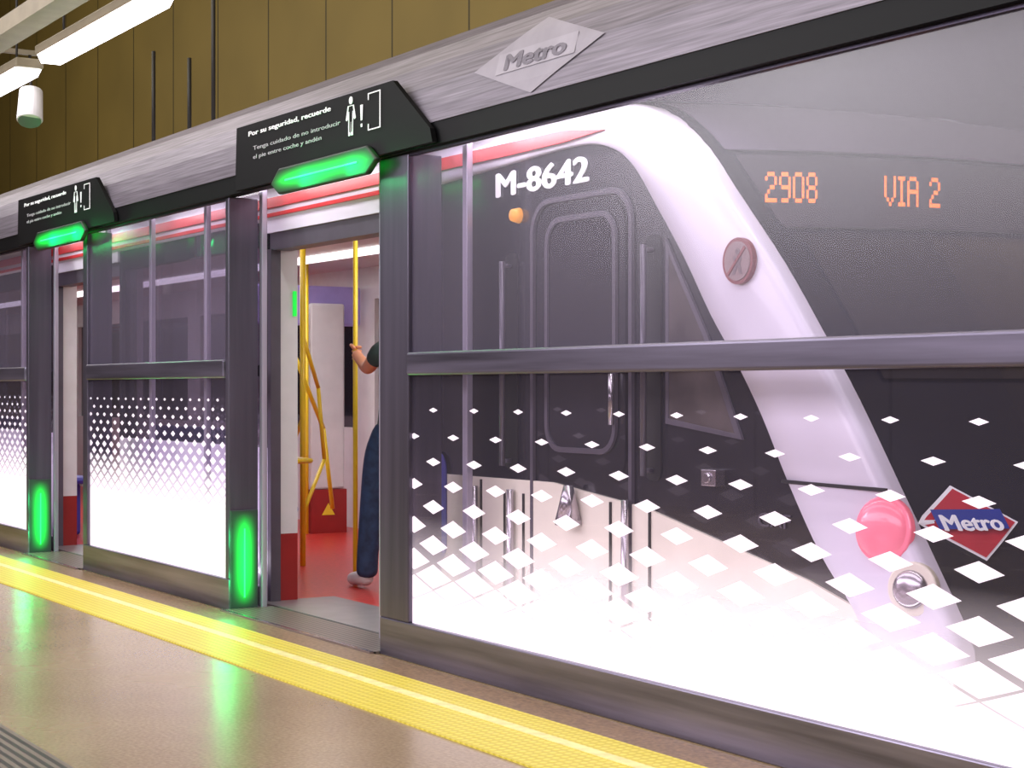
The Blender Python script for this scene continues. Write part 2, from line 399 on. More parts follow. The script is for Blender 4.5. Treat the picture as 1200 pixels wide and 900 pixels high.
# emblem on the header : rhombus with band and word
cx, cz = -5.50, 2.475
def onf(x, z, off): return (x, fy(z)-off, z)
def rh_fill(cx, cz, hw, hh, off, mapf, n=10):
    V, F = [], []
    for i in range(n+1):
        t = -1+2*i/n; z = cz+t*hh; h = hw*(1-abs(t))
        V += [mapf(cx-h, z, off), mapf(cx, z, off), mapf(cx+h, z, off)]
    for i in range(n):
        F += [(3*i, 3*i+1, 3*i+4, 3*i+3), (3*i+1, 3*i+2, 3*i+5, 3*i+4)]
    return V, F
em = part(hb, 'emblem', *rh_fill(cx, cz, .46, .15, .005, onf, 16), M_emb, label='pale rhombus emblem')
part(em, 'emblem_band', *merge(([onf(cx-.28, cz-.042, .008), onf(cx+.28, cz-.042, .008), onf(cx+.28, cz+.042, .008), onf(cx-.28, cz+.042, .008)], [(0, 1, 2, 3)])), M_embband)
text_on(em, 'emblem_text', 'Metro', .09, lambda x, y, z: (cx-.22+x, fy(cz+y-.03)-.009-z*.2, cz-.03+y), M_embtxt, width=.44, bold=.004)

# safety signs
def sign(dx, label):
    p = thing('safety_sign', (-7.3+dx, -.05, 2.22), label, 'sign', 'black safety signs on the header beam')
    pts = [(-8.33+dx, 2.225), (-6.23+dx, 2.225), (-6.25+dx, 2.285), (-6.58+dx, 2.535), (-8.31+dx, 2.55)]
    part(p, 'panel', *poly_extr(pts, -.06, -.036), M_signblack)
    Y = -.062
    mp = lambda X0, Z0, k=.72: (lambda x, y, z: (X0+dx+x, Y-z*.5, Z0+y*k))
    text_on(p, 'heading', 'Por su seguridad, recuerde', .048, mp(-8.15, 2.487), M_white, width=.96, bold=.0011)
    text_on(p, 'message', 'Tenga cuidado de no introducir', .041, mp(-8.09, 2.41), M_msg, width=1.0)
    text_on(p, 'message', 'el pie entre coche y andén', .041, mp(-8.09, 2.365), M_msg, width=.80)
    # pictogram : person, gap mark, door outline
    x0 = -6.98+dx; z0 = 2.42
    hd = [(x0+.018*math.cos(t), z0+.085+.018*math.sin(t)) for t in [i*math.pi/6 for i in range(12)]]
    body = [(x0-.03, z0+.062), (x0+.03, z0+.062), (x0+.05, z0+.0), (x0+.038, z0-.005), (x0+.024, z0+.035), (x0+.022, z0-.075), (x0+.004, z0-.075), (x0, z0-.02), (x0-.006, z0-.075), (x0-.024, z0-.075), (x0-.024, z0+.035), (x0-.04, z0-.005), (x0-.05, z0)]
    body = ring(body, [(x0+(x-x0)*.7, z0+.005+(z-z0)*.87) for x, z in body], Y-.002, Y)
    bars = [poly_extr([(x0+.1, z0-.02), (x0+.115, z0-.02), (x0+.12, z0+.05), (x0+.095, z0+.05)], Y-.002, Y),
            boxdata(x0+.1, x0+.115, Y-.002, Y, z0-.05, z0-.035),
            boxdata(x0+.17, x0+.29, Y-.002, Y, z0+.087, z0+.092), boxdata(x0+.282, x0+.29, Y-.002, Y, z0-.075, z0+.087),
            boxdata(x0+.17, x0+.282, Y-.002, Y, z0-.075, z0-.070), boxdata(x0+.17, x0+.178, Y-.002, Y, z0-.070, z0-.045), boxdata(x0+.17, x0+.178, Y-.002, Y, z0+.062, z0+.087)]
    part(p, 'pictogram', *merge(poly_extr(hd, Y-.002, Y), body, *bars), M_white)
sign(0, 'black safety notice with white Spanish text above open doorway')
sign(-4.0, 'black safety notice with white text above farther doorway')

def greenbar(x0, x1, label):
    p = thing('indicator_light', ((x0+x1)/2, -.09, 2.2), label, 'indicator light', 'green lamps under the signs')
    part(p, 'glow_diffuser', *poly_extr([(x0+.1, 2.145), (x1-.1, 2.145), (x1, 2.205), (x1-.1, 2.275), (x0+.1, 2.275), (x0, 2.205)], -.09, -.0605), M_green, bevel=.010, seg=3)  # enlarged so the painted green glow fades out towards its edges
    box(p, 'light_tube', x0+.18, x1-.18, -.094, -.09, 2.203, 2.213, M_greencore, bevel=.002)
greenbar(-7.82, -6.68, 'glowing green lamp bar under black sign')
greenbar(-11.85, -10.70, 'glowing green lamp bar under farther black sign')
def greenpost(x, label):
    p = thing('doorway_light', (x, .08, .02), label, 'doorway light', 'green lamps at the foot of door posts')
    box(p, 'glow_diffuser', x, x+.012, .005, .165, .005, .54, M_greenp, bevel=.004)  # covers the post foot, green glow painted into its emission
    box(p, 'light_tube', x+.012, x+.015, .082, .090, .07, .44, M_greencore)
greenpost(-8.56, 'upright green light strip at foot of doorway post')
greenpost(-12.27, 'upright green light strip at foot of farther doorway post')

# ------------------------------------------------------------------ TRAIN
TY = .35
train = thing('train', (-10, 1.75, -1.2), 'white and black metro train standing with open doors and raked nose', 'train')
outer = [(-30, 2.33), (-12, 2.33), (-7, 2.33), (-6.2, 2.33), (-5.65, 2.325), (-5.30, 2.30), (-5.10, 2.225), (-4.905, 2.085), (-4.73, 1.90), (-4.483, 1.633), (-4.29, 1.393), (-4.107, 1.151), (-3.908, .856), (-3.77, .652), (-3.631, .433), (-3.60, .30)]
outer = [(x-.07 if x > -5.4 else x, z) for x, z in outer]
inner = [(-30, 2.13), (-12, 2.13), (-7, 2.13), (-6.2, 2.165), (-5.72, 2.178), (-5.5, 2.14), (-5.35, 2.05), (-5.21, 1.89), (-5.03, 1.67), (-4.88, 1.458), (-4.74, 1.29), (-4.60, 1.10), (-4.46, .87), (-4.30, .64), (-4.147, .48), (-4.05, .34)]
def cr(P, sub=4):
    out = []
    n = len(P)
    for i in range(n-1):
        p0, p1, p2, p3 = P[max(i-1, 0)], P[i], P[i+1], P[min(i+2, n-1)]
        if i < 3:
            out.append(p1); continue
        for s in range(sub):
            t = s/sub
            out.append(tuple(.5*((2*b)+(-a+c)*t+(2*a-5*b+4*c-d)*t*t+(-a+3*b-3*c+d)*t**3) for a, b, c, d in zip(p0, p1, p2, p3)))
    out.append(P[-1]); return out
O, I = cr(outer), cr(inner)
V, F = [], []
J = [(0, .03), (0, -.005), (.03, -.018), (.3, -.022), (.6, -.022), (.88, -.018), (.97, -.006), (1, .02), (1.0, .075)]
for (ox, oz), (ix, iz) in zip(O, I):
    for t, dy in J:
        V.append((ix+(ox-ix)*t, TY+dy, iz+(oz-iz)*t))
nj = len(J)
for i in range(len(O)-1):
    for j in range(nj-1):
        F.append((i*nj+j, i*nj+j+1, (i+1)*nj+j+1, (i+1)*nj+j))
part(train, 'white_pillar', V, F, M_twhite, smooth=True, label='white roof line band curving down into slanted cab pillar')
# red stripes on the roof line
rs = [(-30, 2.245), (-6.3, 2.25), (-5.8, 2.248), (-5.52, 2.215), (-5.8, 2.20), (-6.3, 2.195), (-30, 2.19)]
part(train, 'red_stripe', *poly_extr(rs, TY-.034, TY-.02), M_red)
part(train, 'red_stripe', *poly_extr([(-30, 2.165), (-7.35, 2.165), (-7.35, 2.145), (-30, 2.145)], TY-.031, TY-.015), M_red)

# nose/front surface
prof = sorted([(z, x) for x, z in O if x > -5.4])
def xe(z):
    if z <= prof[0][0]: return prof[0][1]
    if z >= prof[-1][0]: return prof[-1][1]
    for (za, xa), (zb, xb) in zip(prof, prof[1:]):
        if za <= z <= zb: return xa+(xb-xa)*(z-za)/(zb-za+1e-9)
def bul(y):
    t = (y-1.75)/1.33
    return .30*(1-min(1, abs(t))**2.4)
def fx(y, z): return xe(z)+bul(y)
def front_patch(y0, y1, z0, z1, off, ny=14, nz=16, z0b=None, z1b=None):
    V, F = [], []
    for i in range(nz+1):
        for j in range(ny+1):
            s = j/ny; y = y0+(y1-y0)*s
            za = z0 if z0b is None else z0+(z0b-z0)*s
            zb = z1 if z1b is None else z1+(z1b-z1)*s
            z = za+(zb-za)*i/nz
            V.append((fx(y, z)+off, y, z+off*.5))
    for i in range(nz):
        for j in range(ny):
            a = i*(ny+1)+j; F.append((a, a+1, a+ny+2, a+ny+1))
    return V, F
part(train, 'nose', *front_patch(TY+.06, 3.15-.06, -.3, 2.31, 0, 24, 40), M_tfront, smooth=True, label='glossy black raked nose')
part(train, 'windscreen', *front_patch(TY+.16, 3.0, 1.22, 1.72, .012, 20, 12), M_cabwin, smooth=True)
part(train, 'windscreen', *front_patch(TY+.10, 3.04, 2.07, 2.3, .012, 20, 8), M_nroof, smooth=True, label='grey upper panel')
dsp = part(train, 'destination_display', *front_patch(TY+.12, 3.02, 1.76, 2.05, .012, 20, 8), M_leddark, smooth=True, label='display with amber characters')
def led_text(s, Y0, Z0, w, h):
    G = {'8': ["01110", "10001", "10001", "01110", "10001", "10001", "01110"], '9': ["01110", "10001", "10001", "01111", "00001", "00001", "01110"],
         '0': ["01110", "10001", "10001", "10001", "10001", "10001", "01110"], 'V': ["10001", "10001", "10001", "10001", "10001", "01010", "00100"],
         'I': ["111", "010", "010", "010", "010", "010", "111"], 'A': ["01110", "10001", "10001", "11111", "10001", "10001", "10001"],
         '2': ["01110", "10001", "00001", "00110", "01000", "10000", "11111"], ' ': ["000"]*7}
    cols = sum(len(G[c][0])+1 for c in s)-1
    cw, ch = w/cols, h/7
    V, F = [], []; k = 0
    for c in s:
        for r in range(7):
            for q, b_ in enumerate(G[c][r]):
                if b_ == '1':
                    ya = Y0+(k+q)*cw; zb = Z0+h-r*ch
                    n = len(V)
                    for yy, zz in ((ya, zb-ch*.9), (ya+cw*.96, zb-ch*.9), (ya+cw*.96, zb), (ya, zb)):
                        V.append((fx(yy, Z0)+.025, yy, zz))
                    F.append((n, n+1, n+2, n+3))
        k += len(G[c][0])+1
    return V, F
part(dsp, 'display_text', *led_text('2908', .46, 1.860, .175, .11), M_led)
part(dsp, 'display_text', *led_text('VIA 2', .875, 1.855, .225, .11), M_led)
# nose emblem
def nf(y, z, off): return (fx(y, z)+.012+off, y, z)
ey = .55
lg = part(train, 'emblem', *rh_fill(ey, .765, .155, .115, .002, nf), M_white, smooth=False, label='white edged red rhombus emblem with blue band')
part(lg, 'emblem_rhombus', *rh_fill(ey, .765, .142, .105, .006, nf), M_logored)
part(lg, 'emblem_band', *front_patch(ey-.105, ey+.105, .735, .795, .024, 6, 2), M_blue)
text_on(lg, 'emblem_text', 'Metro', .068, lambda x, y, z: (fx(ey-.09+x, .743+y)+.032+z, ey-.09+x, .743+y), M_white, width=.18, bold=.002)

# roof
V, F = [], []
rp = [(TY+.02, 2.325), (TY+.06, 2.56), (TY+.2, 2.78), (TY+.55, 2.93), (1.75, 3.02), (2.6, 3.0), (2.95, 2.9), (3.09, 2.7), (3.13, 2.325)]
for X, k in ((-30, 1), (-7, 1), (-6.2, 1)):
    for y, z in rp: V.append((X, y, 2.32+(z-2.32)*k))
n = len(rp)
F = [(i*n+j, i*n+j+1, (i+1)*n+j+1, (i+1)*n+j) for i in range(2) for j in range(n-1)]
part(train, 'roof', V, F, M_twhite, smooth=True)
V = []
for X, k in ((-6.2, 1), (-5.8, 1.08), (-5.45, 1.1), (-5.36, .7)):
    V += [(X+bul(y)*.95*(X+6.2)/.84, y, 2.32+(z-2.32)*k) for y, z in rp]
V += [(fx(y, 2.31), y, 2.312) for y, z in rp]
F = [(i*n+j, i*n+j+1, (i+1)*n+j+1, (i+1)*n+j) for i in range(4) for j in range(n-1)]
part(train, 'nose_roof', V, F, M_nroof, smooth=True, label='grey roof fairing above windscreen')

# cab side (black) following the inner pillar edge
inn = [(x, z) for x, z in I if x > -6.3 and z > .36]
skirt_top = [(-7.33, .80), (-6.656, .80), (-5.921, .803), (-5.269, .735), (-4.758, .628), (-4.353, .544), (-4.1, .47)]
pts = [(-7.33, 2.14), (-6.3, 2.17)]+[(x+.02, z+.005) for x, z in inn]+[(-4.1, .3), (-7.33, .3)]
part(train, 'cab_side', *poly_extr(pts, TY, TY+.06), M_tblack, label='glossy black cab side')
part(train, 'skirt', *poly_extr(skirt_top+[(-3.95, .36), (-3.7, .3), (-3.62, -.3), (-7.33, -.3)], TY-.012, TY), M_skirt, label='pale lower skirt rising in a curve')
part(train, 'blue_patch', *poly_extr(rrect(-7.31, -6.80, .40, .90, .08), TY-.018, TY-.012), M_bluepatch, label='blue patch beside the cab')  # rounded blue area laid over the skirt
box(train, 'skirt_seam', -6.50, -6.485, TY-.016, TY-.011, 0, .79, M_seam)
for px in (592, 614, 716, 762):
    X, _ = XZ(px, 600, TY-.012)
    box(train, 'skirt_seam', X-.006, X+.006, TY-.018, TY-.011, 0, .745, M_seam)
for px in (561, 603, 738):
    X, _ = XZ(px, 600, TY-.012)
    part(train, 'grab_rail', *cyl((X, TY-.035, .05), (X, TY-.035, .76), .016), M_silver, smooth=True)

# cab door
cd = part(train, 'cab_door', *rring(-6.09, -5.36, .12, 1.985, .14, .022, TY-.014, TY), M_rubber, label='cab door with rounded corners')
part(cd, 'door_panel', *poly_extr(rrect(-6.04, -5.41, .82, 1.94, .11), TY-.008, TY), M_tblack)
part(cd, 'window_seal', *rring(-5.97, -5.46, .93, 1.90, .11, .022, TY-.02, TY-.006), M_rubber)
part(cd, 'window', *poly_extr(rrect(-5.95, -5.48, .95, 1.88, .09), TY-.012, TY-.007), M_cabwin)
part(cd, 'handle', *cyl((-5.475, TY-.03, 1.05), (-5.475, TY-.03, 1.25), .012), M_silver, smooth=True)
M_rail = mat('rail_dark_metal', (92, 86, 98), .3, .4)
for X in (-6.256, -5.235):
    part(train, 'handrail', *merge(cyl((X, TY-.05, .86), (X, TY-.05, 1.74), .013), cyl((X, TY-.05, .88), (X, TY, .88), .01, 10), cyl((X, TY-.05, 1.72), (X, TY, 1.72), .01, 10)), M_rail, smooth=True)
    part(train, 'handrail_recess', *poly_extr(rrect(X-.05, X+.05, .84, 1.78, .04), TY-.006, TY), M_seam)
part(train, 'side_window', *poly_extr([(-5.13, 1.70), (-4.92, 1.38), (-4.74, 1.03), (-5.13, 1.08)], TY-.008, TY), M_sidewin)
part(train, 'side_window_seal', *ring([(-5.15, 1.76), (-4.90, 1.39), (-4.70, 1.01), (-5.15, 1.06)], [(-5.13, 1.70), (-4.92, 1.38), (-4.74, 1.03), (-5.13, 1.08)], TY-.010, TY), M_rubber)
part(train, 'marker_lamp', *cyl((-6.2, TY, 1.935), (-6.2, TY-.035, 1.935), .034, 20, .026), M_amber, smooth=True)
text_on(train, 'fleet_number', 'M-8642', .145, lambda x, y, z: (-6.38+x, TY-.006-z, 2.03+y), M_white, width=.72, bold=.005)
text_on(train, 'maker_text', 'CAF', .07, lambda x, y, z: (-4.62+x, TY-.004-z, .71+y), M_rubber, width=.17)
part(train, 'side_camera', *merge(boxdata(-4.885, -4.805, TY-.05, TY, .84, .9), cyl((-4.845, TY-.05, .87), (-4.845, TY-.06, .87), .02)), M_silver, bevel=.004)
part(train, 'side_horn', *merge(cyl((-5.745, TY-.05, .80), (-5.745, TY-.05, .66), .02, 16, .055), cyl((-5.745, TY-.05, .66), (-5.745, TY-.05, .64), .055)), M_silver, smooth=True)
# badge on pillar
bx, bz = -4.69, 1.643
def disc(cx, cz, r, y0, y1, n=28): return poly_extr([(cx+r*math.cos(2*math.pi*i/n), cz+r*math.sin(2*math.pi*i/n)) for i in range(n)], y0, y1)
M_bdring = mat('badge_ring', (140, 70, 74), .4)
M_bdfig = mat('badge_figure', (120, 100, 106), .5)
bd = part(train, 'badge', *disc(bx, bz, .083, TY-.04, TY-.02), M_bdring, label='round reddish prohibition badge with diagonal')
part(bd, 'badge_face', *disc(bx, bz, .070, TY-.043, TY-.038), mat('badge_face', (152, 128, 130), .6))
part(bd, 'badge_figure', *merge(disc(bx+.005, bz+.032, .012, TY-.0445, TY-.042, 12), poly_extr([(bx-.02, bz+.016), (bx+.028, bz+.016), (bx+.02, bz-.012), (bx+.03, bz-.048), (bx+.016, bz-.048), (bx+.004, bz-.02), (bx-.01, bz-.048), (bx-.024, bz-.048), (bx-.01, bz-.008)], TY-.0445, TY-.042)), M_bdfig)
part(bd, 'badge_bar', *poly_extr([(bx-.050, bz-.043), (bx-.043, bz-.050), (bx+.050, bz+.043), (bx+.043, bz+.050)], TY-.047, TY-.042), M_bdring)
# lamps
def dome(c, r, nrm, flat=.45, n=20, m=6):
    nrm = Vector(nrm).normalized(); u = nrm.orthogonal().normalized(); w = nrm.cross(u); c = Vector(c)
    V, F = [], []
    for j in range(m):
        a = math.pi/2*j/m
        for i in range(n):
            t = 2*math.pi*i/n
            V.append(tuple(c+(u*math.cos(t)+w*math.sin(t))*r*math.cos(a)+nrm*r*flat*math.sin(a)))
    V.append(tuple(c+nrm*r*flat))
    for j in range(m-1):
        for i in range(n): F.append((j*n+i, j*n+(i+1) % n, (j+1)*n+(i+1) % n, (j+1)*n+i))
    for i in range(n): F.append(((m-1)*n+i, (m-1)*n+(i+1) % n, m*n))
    return V, F
nn = (.3, -1, .1)
part(train, 'lamp_housing', *cyl((-3.99, TY+.0, .74), (-3.985, TY-.028, .743), .108, 28), M_tail, smooth=False, bevel=.006)
part(train, 'tail_lamp', *dome((-3.985, TY-.024, .743), .098, nn, .35), M_tail, smooth=True)
part(train, 'head_lamp', *dome((-3.86, TY-.03, .565), .062, nn), M_silver, smooth=True)
part(train, 'lamp_housing', *cyl((-3.865, TY+.0, .565), (-3.855, TY-.03, .566), .085, 24), M_skirt, bevel=.006)
part(train, 'pillar_seam', *poly_extr([(-4.475, .868), (-3.975, .862), (-3.975, .874), (-4.475, .880)], TY-.026, TY-.015), M_seam)

# passenger body sides
def bodyseg(x0, x1):
    box(train, 'body_side', x0, x1, TY, TY+.1, -.3, .86, M_twhite)
    box(train, 'window_band', x0, x1, TY, TY+.06, 2.0, 2.14, M_tblack)
    part(train, 'window_frame', *merge(boxdata(x0, x0+.12, TY, TY+.08, .86, 2.0), boxdata(x1-.12, x1, TY, TY+.08, .86, 2.0)), M_tblack)
    part(train, 'window', *quad_plane(x0+.12, x1-.12, .86, 2.0, TY+.03), M_twin)
bodyseg(-11.32, -8.82)
bodyseg(-15.3, -12.78)
bodyseg(-30, -16.8)
M_sillp = mat('sill_plate', (150, 144, 146), .35, .5)
# door headers, jambs
for x0, x1 in ((-8.82, -7.33), (-12.78, -11.32), (-16.8, -15.3)):
    box(train, 'door_header', x0, x1, TY-.012, TY+.1, 2.06, 2.14, M_twhite)
    box(train, 'door_header_seal', x0, x1, TY+.005, TY+.12, 1.965, 2.06, M_rubber)
    box(train, 'door_seal', x0, x0+.045, TY-.01, TY+.05, 0, 1.97, M_rubber)
    box(train, 'door_jamb', x0-.02, x0+.03, TY+.05, TY+.16, .38, 2.1, M_inwhite)
    box(train, 'door_jamb_base', x0-.02, x0+.03, TY+.05, TY+.16, 0, .38, M_inred)
    box(train, 'door_jamb', x1-.03, x1+.02, TY+.05, TY+.16, 0, 2.1, M_inwhite)
    box(train, 'door_sill', x0, x1, TY-.06, TY+.4, -.05, .006, M_sillp)
# interior
box(train, 'interior_floor', -30, -6.4, TY+.1, 3.05, -.06, 0, M_infloor)
box(train, 'far_side', -30, -6.4, 3.05, 3.12, -.3, .86, M_inwhite)
box(train, 'far_side', -30, -6.4, 3.05, 3.12, 1.95, 2.32, M_inwhite)
for x in (-29, -27, -25, -23, -21, -19, -17, -15.6, -13.1, -11.4, -9.2, -7.4):
    box(train, 'far_side_pillar', x, x+.35, 3.05, 3.12, .86, 1.95, M_inwhite)
part(train, 'far_window', *quad_plane(-30, -6.4, .86, 1.95, 3.09), M_cabwin)
box(train, 'interior_ceiling', -30, -6.4, TY+.1, 3.05, 2.22, 2.26, M_inwhite)
box(train, 'cab_bulkhead', -6.45, -6.4, TY+.06, 3.05, 0, 2.22, M_inwhite)
for y in (1.2, 2.2):
    box(train, 'ceiling_lamp', -29, -6.8, y-.08, y+.08, 2.19, 2.22, M_inlamp)
box(train, 'information_panel', -13.0, -12.9, 1.9, 3.0, 1.72, 2.05, mat('info_panel', (140, 125, 175), .4, emit=(150, 130, 190), es=.2), bevel=.02)
for X in (-12.85, -11.1):
    box(train, 'partition', X, X+.05, 2.48, 2.80, .36, 1.9, M_inwhite, bevel=.02)
    pb = box(train, 'partition_base', X-.02, X+.08, 2.48, 2.80, 0, .36, M_inred)
    part(pb, 'warning_triangle', [(X+.083, 2.57, .15), (X+.083, 2.69, .15), (X+.083, 2.63, .25)], [(0, 1, 2)], M_yellow, label='small yellow warning triangle')
def pole(pts, r=.015):
    part(train, 'grab_pole', *merge(*[cyl(a, b, r, 14) for a, b in zip(pts, pts[1:])]), M_yellow, smooth=True)
pole([(-10.5, 1.34, 0), (-10.5, 1.34, 2.22)], .02)
pole([(-11.3, 1.62, 0), (-11.3, 1.62, 2.22)], .02)
pole([(-9.36, 1.16, 0), (-9.36, 1.16, 2.22)])
pole([(-9.4, .62, 0), (-9.4, .62, 2.22)])
pole([(-9.4, .62, .75), (-9.55, .95, .75), (-9.9, 1.0, .75)])
pole([(-12.8, 2.45, 0), (-12.8, 2.45, 2.22)])
pole([(-10.5, 1.34, 1.0), (-11.3, 1.62, .75)], .014)
pole([(-10.5, 1.34, 1.55), (-10.7, 1.55, 1.2), (-10.75, 1.62, .7), (-10.5, 1.34, .35)], .014)
pole([(-11.3, 1.62, 1.5), (-11.45, 1.95, .9), (-11.5, 2.05, .3)], .016)
pole([(-13.5, .9, 0), (-13.5, .9, 2.22)])
# seats
def seat(x):
    V, F = merge(boxdata(x, x+.45, TY+.12, TY+.55, .42, .48), boxdata(x, x+.45, TY+.12, TY+.18, .48, .95), boxdata(x+.15, x+.3, TY+.15, TY+.5, 0, .42))
    part(train, 'seat', V, F, M_seat, bevel=.025)
for x in (-11.05, -10.55, -10.05, -15.0, -14.5, -14.0): seat(x)
box(train, 'exit_light', -8.79, -8.78, TY+.13, TY+.15, 1.6, 1.74, M_greens)

# ------------------------------------------------------------------ person
def skinned(joints, edges, sub=2, root=0):
    me = bpy.data.meshes.new('sk'); me.from_pydata([j[:3] for j in joints], edges, []); me.update()
    ob = bpy.data.objects.new('sk', me); COL.objects.link(ob)
    ob.modifiers.new('s', 'SKIN')
    sv = me.skin_vertices[0].data
    for i, j in enumerate(joints):
        r = j[3]; sv[i].radius = r if isinstance(r, tuple) else (r, r)
        sv[i].use_root = (i == root)
    md = ob.modifiers.new('u', 'SUBSURF'); md.levels = sub; md.render_levels = sub
    dg = bpy.context.evaluated_depsgraph_get(); dg.update()
    m2 = bpy.data.meshes.new_from_object(ob.evaluated_get(dg))
    V = [tuple(v.co) for v in m2.vertices]; F = [tuple(p.vertices) for p in m2.polygons]
    bpy.data.objects.remove(ob); bpy.data.meshes.remove(me); bpy.data.meshes.remove(m2)
    return V, F
M_skin = mat('skin', (222, 150, 110), .5)
M_jean = mat('denim_trousers', (38, 60, 92), .8, noise=.2, nscale=20)
M_jack = mat('jacket_green', (50, 66, 62), .8, noise=.15)
M_hair = mat('hair_brown', (48, 32, 22), .7)
M_shoe = mat('shoe_white', (205, 200, 200), .6)
PX, PY = -8.84, 1.22
per = thing('person', (PX, PY, 0), 'standing person in dark jacket and jeans gripping yellow pole', 'person')
hx, hy, hz = -9.36, 1.16, 1.41
J = [(PX, PY, .95, .12), (PX, PY, 1.12, .12), (PX-.01, PY, 1.32, .14), (PX-.01, PY, 1.46, .07), (PX-.02, PY, 1.54, .05),
     (PX-.03, PY, 1.62, .08), (PX-.03, PY, 1.70, .09), (PX-.02, PY, 1.76, .06),
     (PX-.02, PY-.16, 1.40, .055), (PX-.24, PY-.12, 1.31, .044), (hx+.10, hy-.03, 1.385, .034), (hx+.045, hy-.02, 1.41, .036),
     (PX, PY+.18, 1.41, .055), (PX-.03, PY+.22, 1.13, .045), (PX-.15, PY+.2, .92, .03), (PX-.18, PY+.19, .86, .03),
     (PX-.0, PY+.1, .88, .09), (PX+.02, PY+.11, .5, .06), (PX+.05, PY+.11, .1, .04),
     (PX-.10, PY-.1, .86, .08), (PX-.20, PY-.11, .5, .055), (PX-.25, PY-.12, .1, .04)]
E = [(0, 1), (1, 2), (2, 3), (3, 4), (4, 5), (5, 6), (6, 7), (3, 8), (8, 9), (9, 10), (10, 11), (3, 12), (12, 13), (13, 14), (14, 15), (0, 16), (16, 17), (17, 18), (0, 19), (19, 20), (20, 21)]
body = skinned(J, E)
fing = []
for k, dz in enumerate((.036, .012, -.012, -.034)):   # four fingers wrapped round the pole
    z = hz+dz; L_ = (1, 1.08, 1.0, .85)[k]
    fing.append(skinned([(hx+.05, hy-.02, z, .012), (hx+.02, hy+.028, z, .0105), (hx-.022*L_, hy+.022, z, .01), (hx-.03*L_, hy-.012, z, .009)], [(0, 1), (1, 2), (2, 3)], 1))
fing.append(skinned([(hx+.055, hy-.03, hz+.02, .013), (hx+.03, hy-.038, hz+.045, .012), (hx-.005, hy-.03, hz+.05, .010)], [(0, 1), (1, 2)], 1))
for k in range(4):
    y = PY+.16+k*.02
    fing.append(skinned([(PX-.18, y, .85, .01), (PX-.2, y, .80, .009), (PX-.19, y, .76, .008)], [(0, 1), (1, 2)], 1))
fing.append(skinned([(PX-.17, PY+.15, .88, .011), (PX-.2, PY+.14, .84, .009)], [(0, 1)], 1))
# face : nose, ears
nose = cyl((PX-.115, PY, 1.65), (PX-.14, PY, 1.63), .018, 10, .012)
ears = merge(cyl((PX-.02, PY+.085, 1.64), (PX-.02, PY+.10, 1.655), .028, 10), cyl((PX-.02, PY-.085, 1.64), (PX-.02, PY-.10, 1.655), .028, 10))
part(per, 'body', *merge(body, *fing, nose, ears), M_skin, smooth=True)
part(per, 'eye', *dome((PX-.112, PY+.032, 1.675), .012, (-1, 0, 0)), M_seam, smooth=True)
part(per, 'eye', *dome((PX-.112, PY-.032, 1.675), .012, (-1, 0, 0)), M_seam, smooth=True)
part(per, 'mouth', *boxdata(PX-.116, PX-.106, PY-.022, PY+.022, 1.594, 1.602), mat('lips', (170, 90, 80), .5))
part(per, 'hair', *skinned([(PX+.02, PY, 1.62, .085), (PX+.0, PY, 1.72, .098), (PX-.02, PY, 1.78, .07)], [(0, 1), (1, 2)]), M_hair, smooth=True)
part(per, 'jacket', *skinned([(PX, PY, .80, .19), (PX, PY, 1.0, .17), (PX, PY, 1.14, .155), (PX-.01, PY, 1.32, .165), (PX-.01, PY, 1.45, .09),
     (PX-.02, PY-.16, 1.40, .07), (PX-.07, PY-.15, 1.375, .062), (PX-.11, PY-.145, 1.36, .056), (PX, PY+.19, 1.41, .075), (PX-.03, PY+.23, 1.13, .062), (PX-.15, PY+.2, .93, .045)],
     [(0, 1), (1, 2), (2, 3), (3, 4), (4, 5), (5, 6), (6, 7), (4, 8), (8, 9), (9, 10)]), M_jack, smooth=True)
part(per, 'trousers', *skinned([(PX, PY, 1.02, .14), (PX-.02, PY, .92, .14), (PX, PY+.1, .80, .10), (PX+.02, PY+.11, .5, .08), (PX+.05, PY+.11, .07, .07),
     (PX-.12, PY-.1, .86, .10), (PX-.20, PY-.11, .5, .078), (PX-.24, PY-.12, .2, .068), (PX-.25, PY-.12, .06, .07)], [(0, 1), (1, 2), (2, 3), (3, 4), (1, 5), (5, 6), (6, 7), (7, 8)]), M_jean, smooth=True)
for y, dx in ((PY+.11, .05), (PY-.12, -.25)):
    part(per, 'shoe', *skinned([(PX+dx+.04, y, .065, .055), (PX+dx-.06, y, .06, .05), (PX+dx-.17, y, .045, .043), (PX+dx-.22, y, .04, .034)], [(0, 1), (1, 2), (2, 3)]), M_shoe, smooth=True)

# ------------------------------------------------------------------ lamps above
LY, LZ = -.40, 3.2
def luminaire(x0, x1):
    p = thing('ceiling_luminaire', ((x0+x1)/2, LY, LZ), 'bright suspended fluorescent luminaire above platform edge', 'ceiling lamp', 'fluorescent luminaires in a row')
    box(p, 'housing', x0, x1, LY-.09, LY+.09, LZ+.04, LZ+.10, M_house, bevel=.01)
    part(p, 'tube', *extrX([(LY-.085, LZ+.04), (LY-.06, LZ-.01), (LY+.06, LZ-.01), (LY+.085, LZ+.04)], x0+.04, x1-.04), M_lampglow)
    for x in (x0+.3, x1-.3):
        part(p, 'suspension', *cyl((x, LY, LZ+.1), (x, LY, 9), .008, 8), M_rod)
xs = [(-10.45, -8.5), (-13.0, -10.85), (-15.6, -13.4)]
for a in xs: luminaire(*a)
p = thing('cable_trunking', (-12, LY-.28, LZ+.2), 'long grey cable trunking suspended beside fluorescent lamps', 'cable trunking')
box(p, 'trunking', -24, -5, LY-.33, LY-.17, LZ+.12, LZ+.22, M_house)
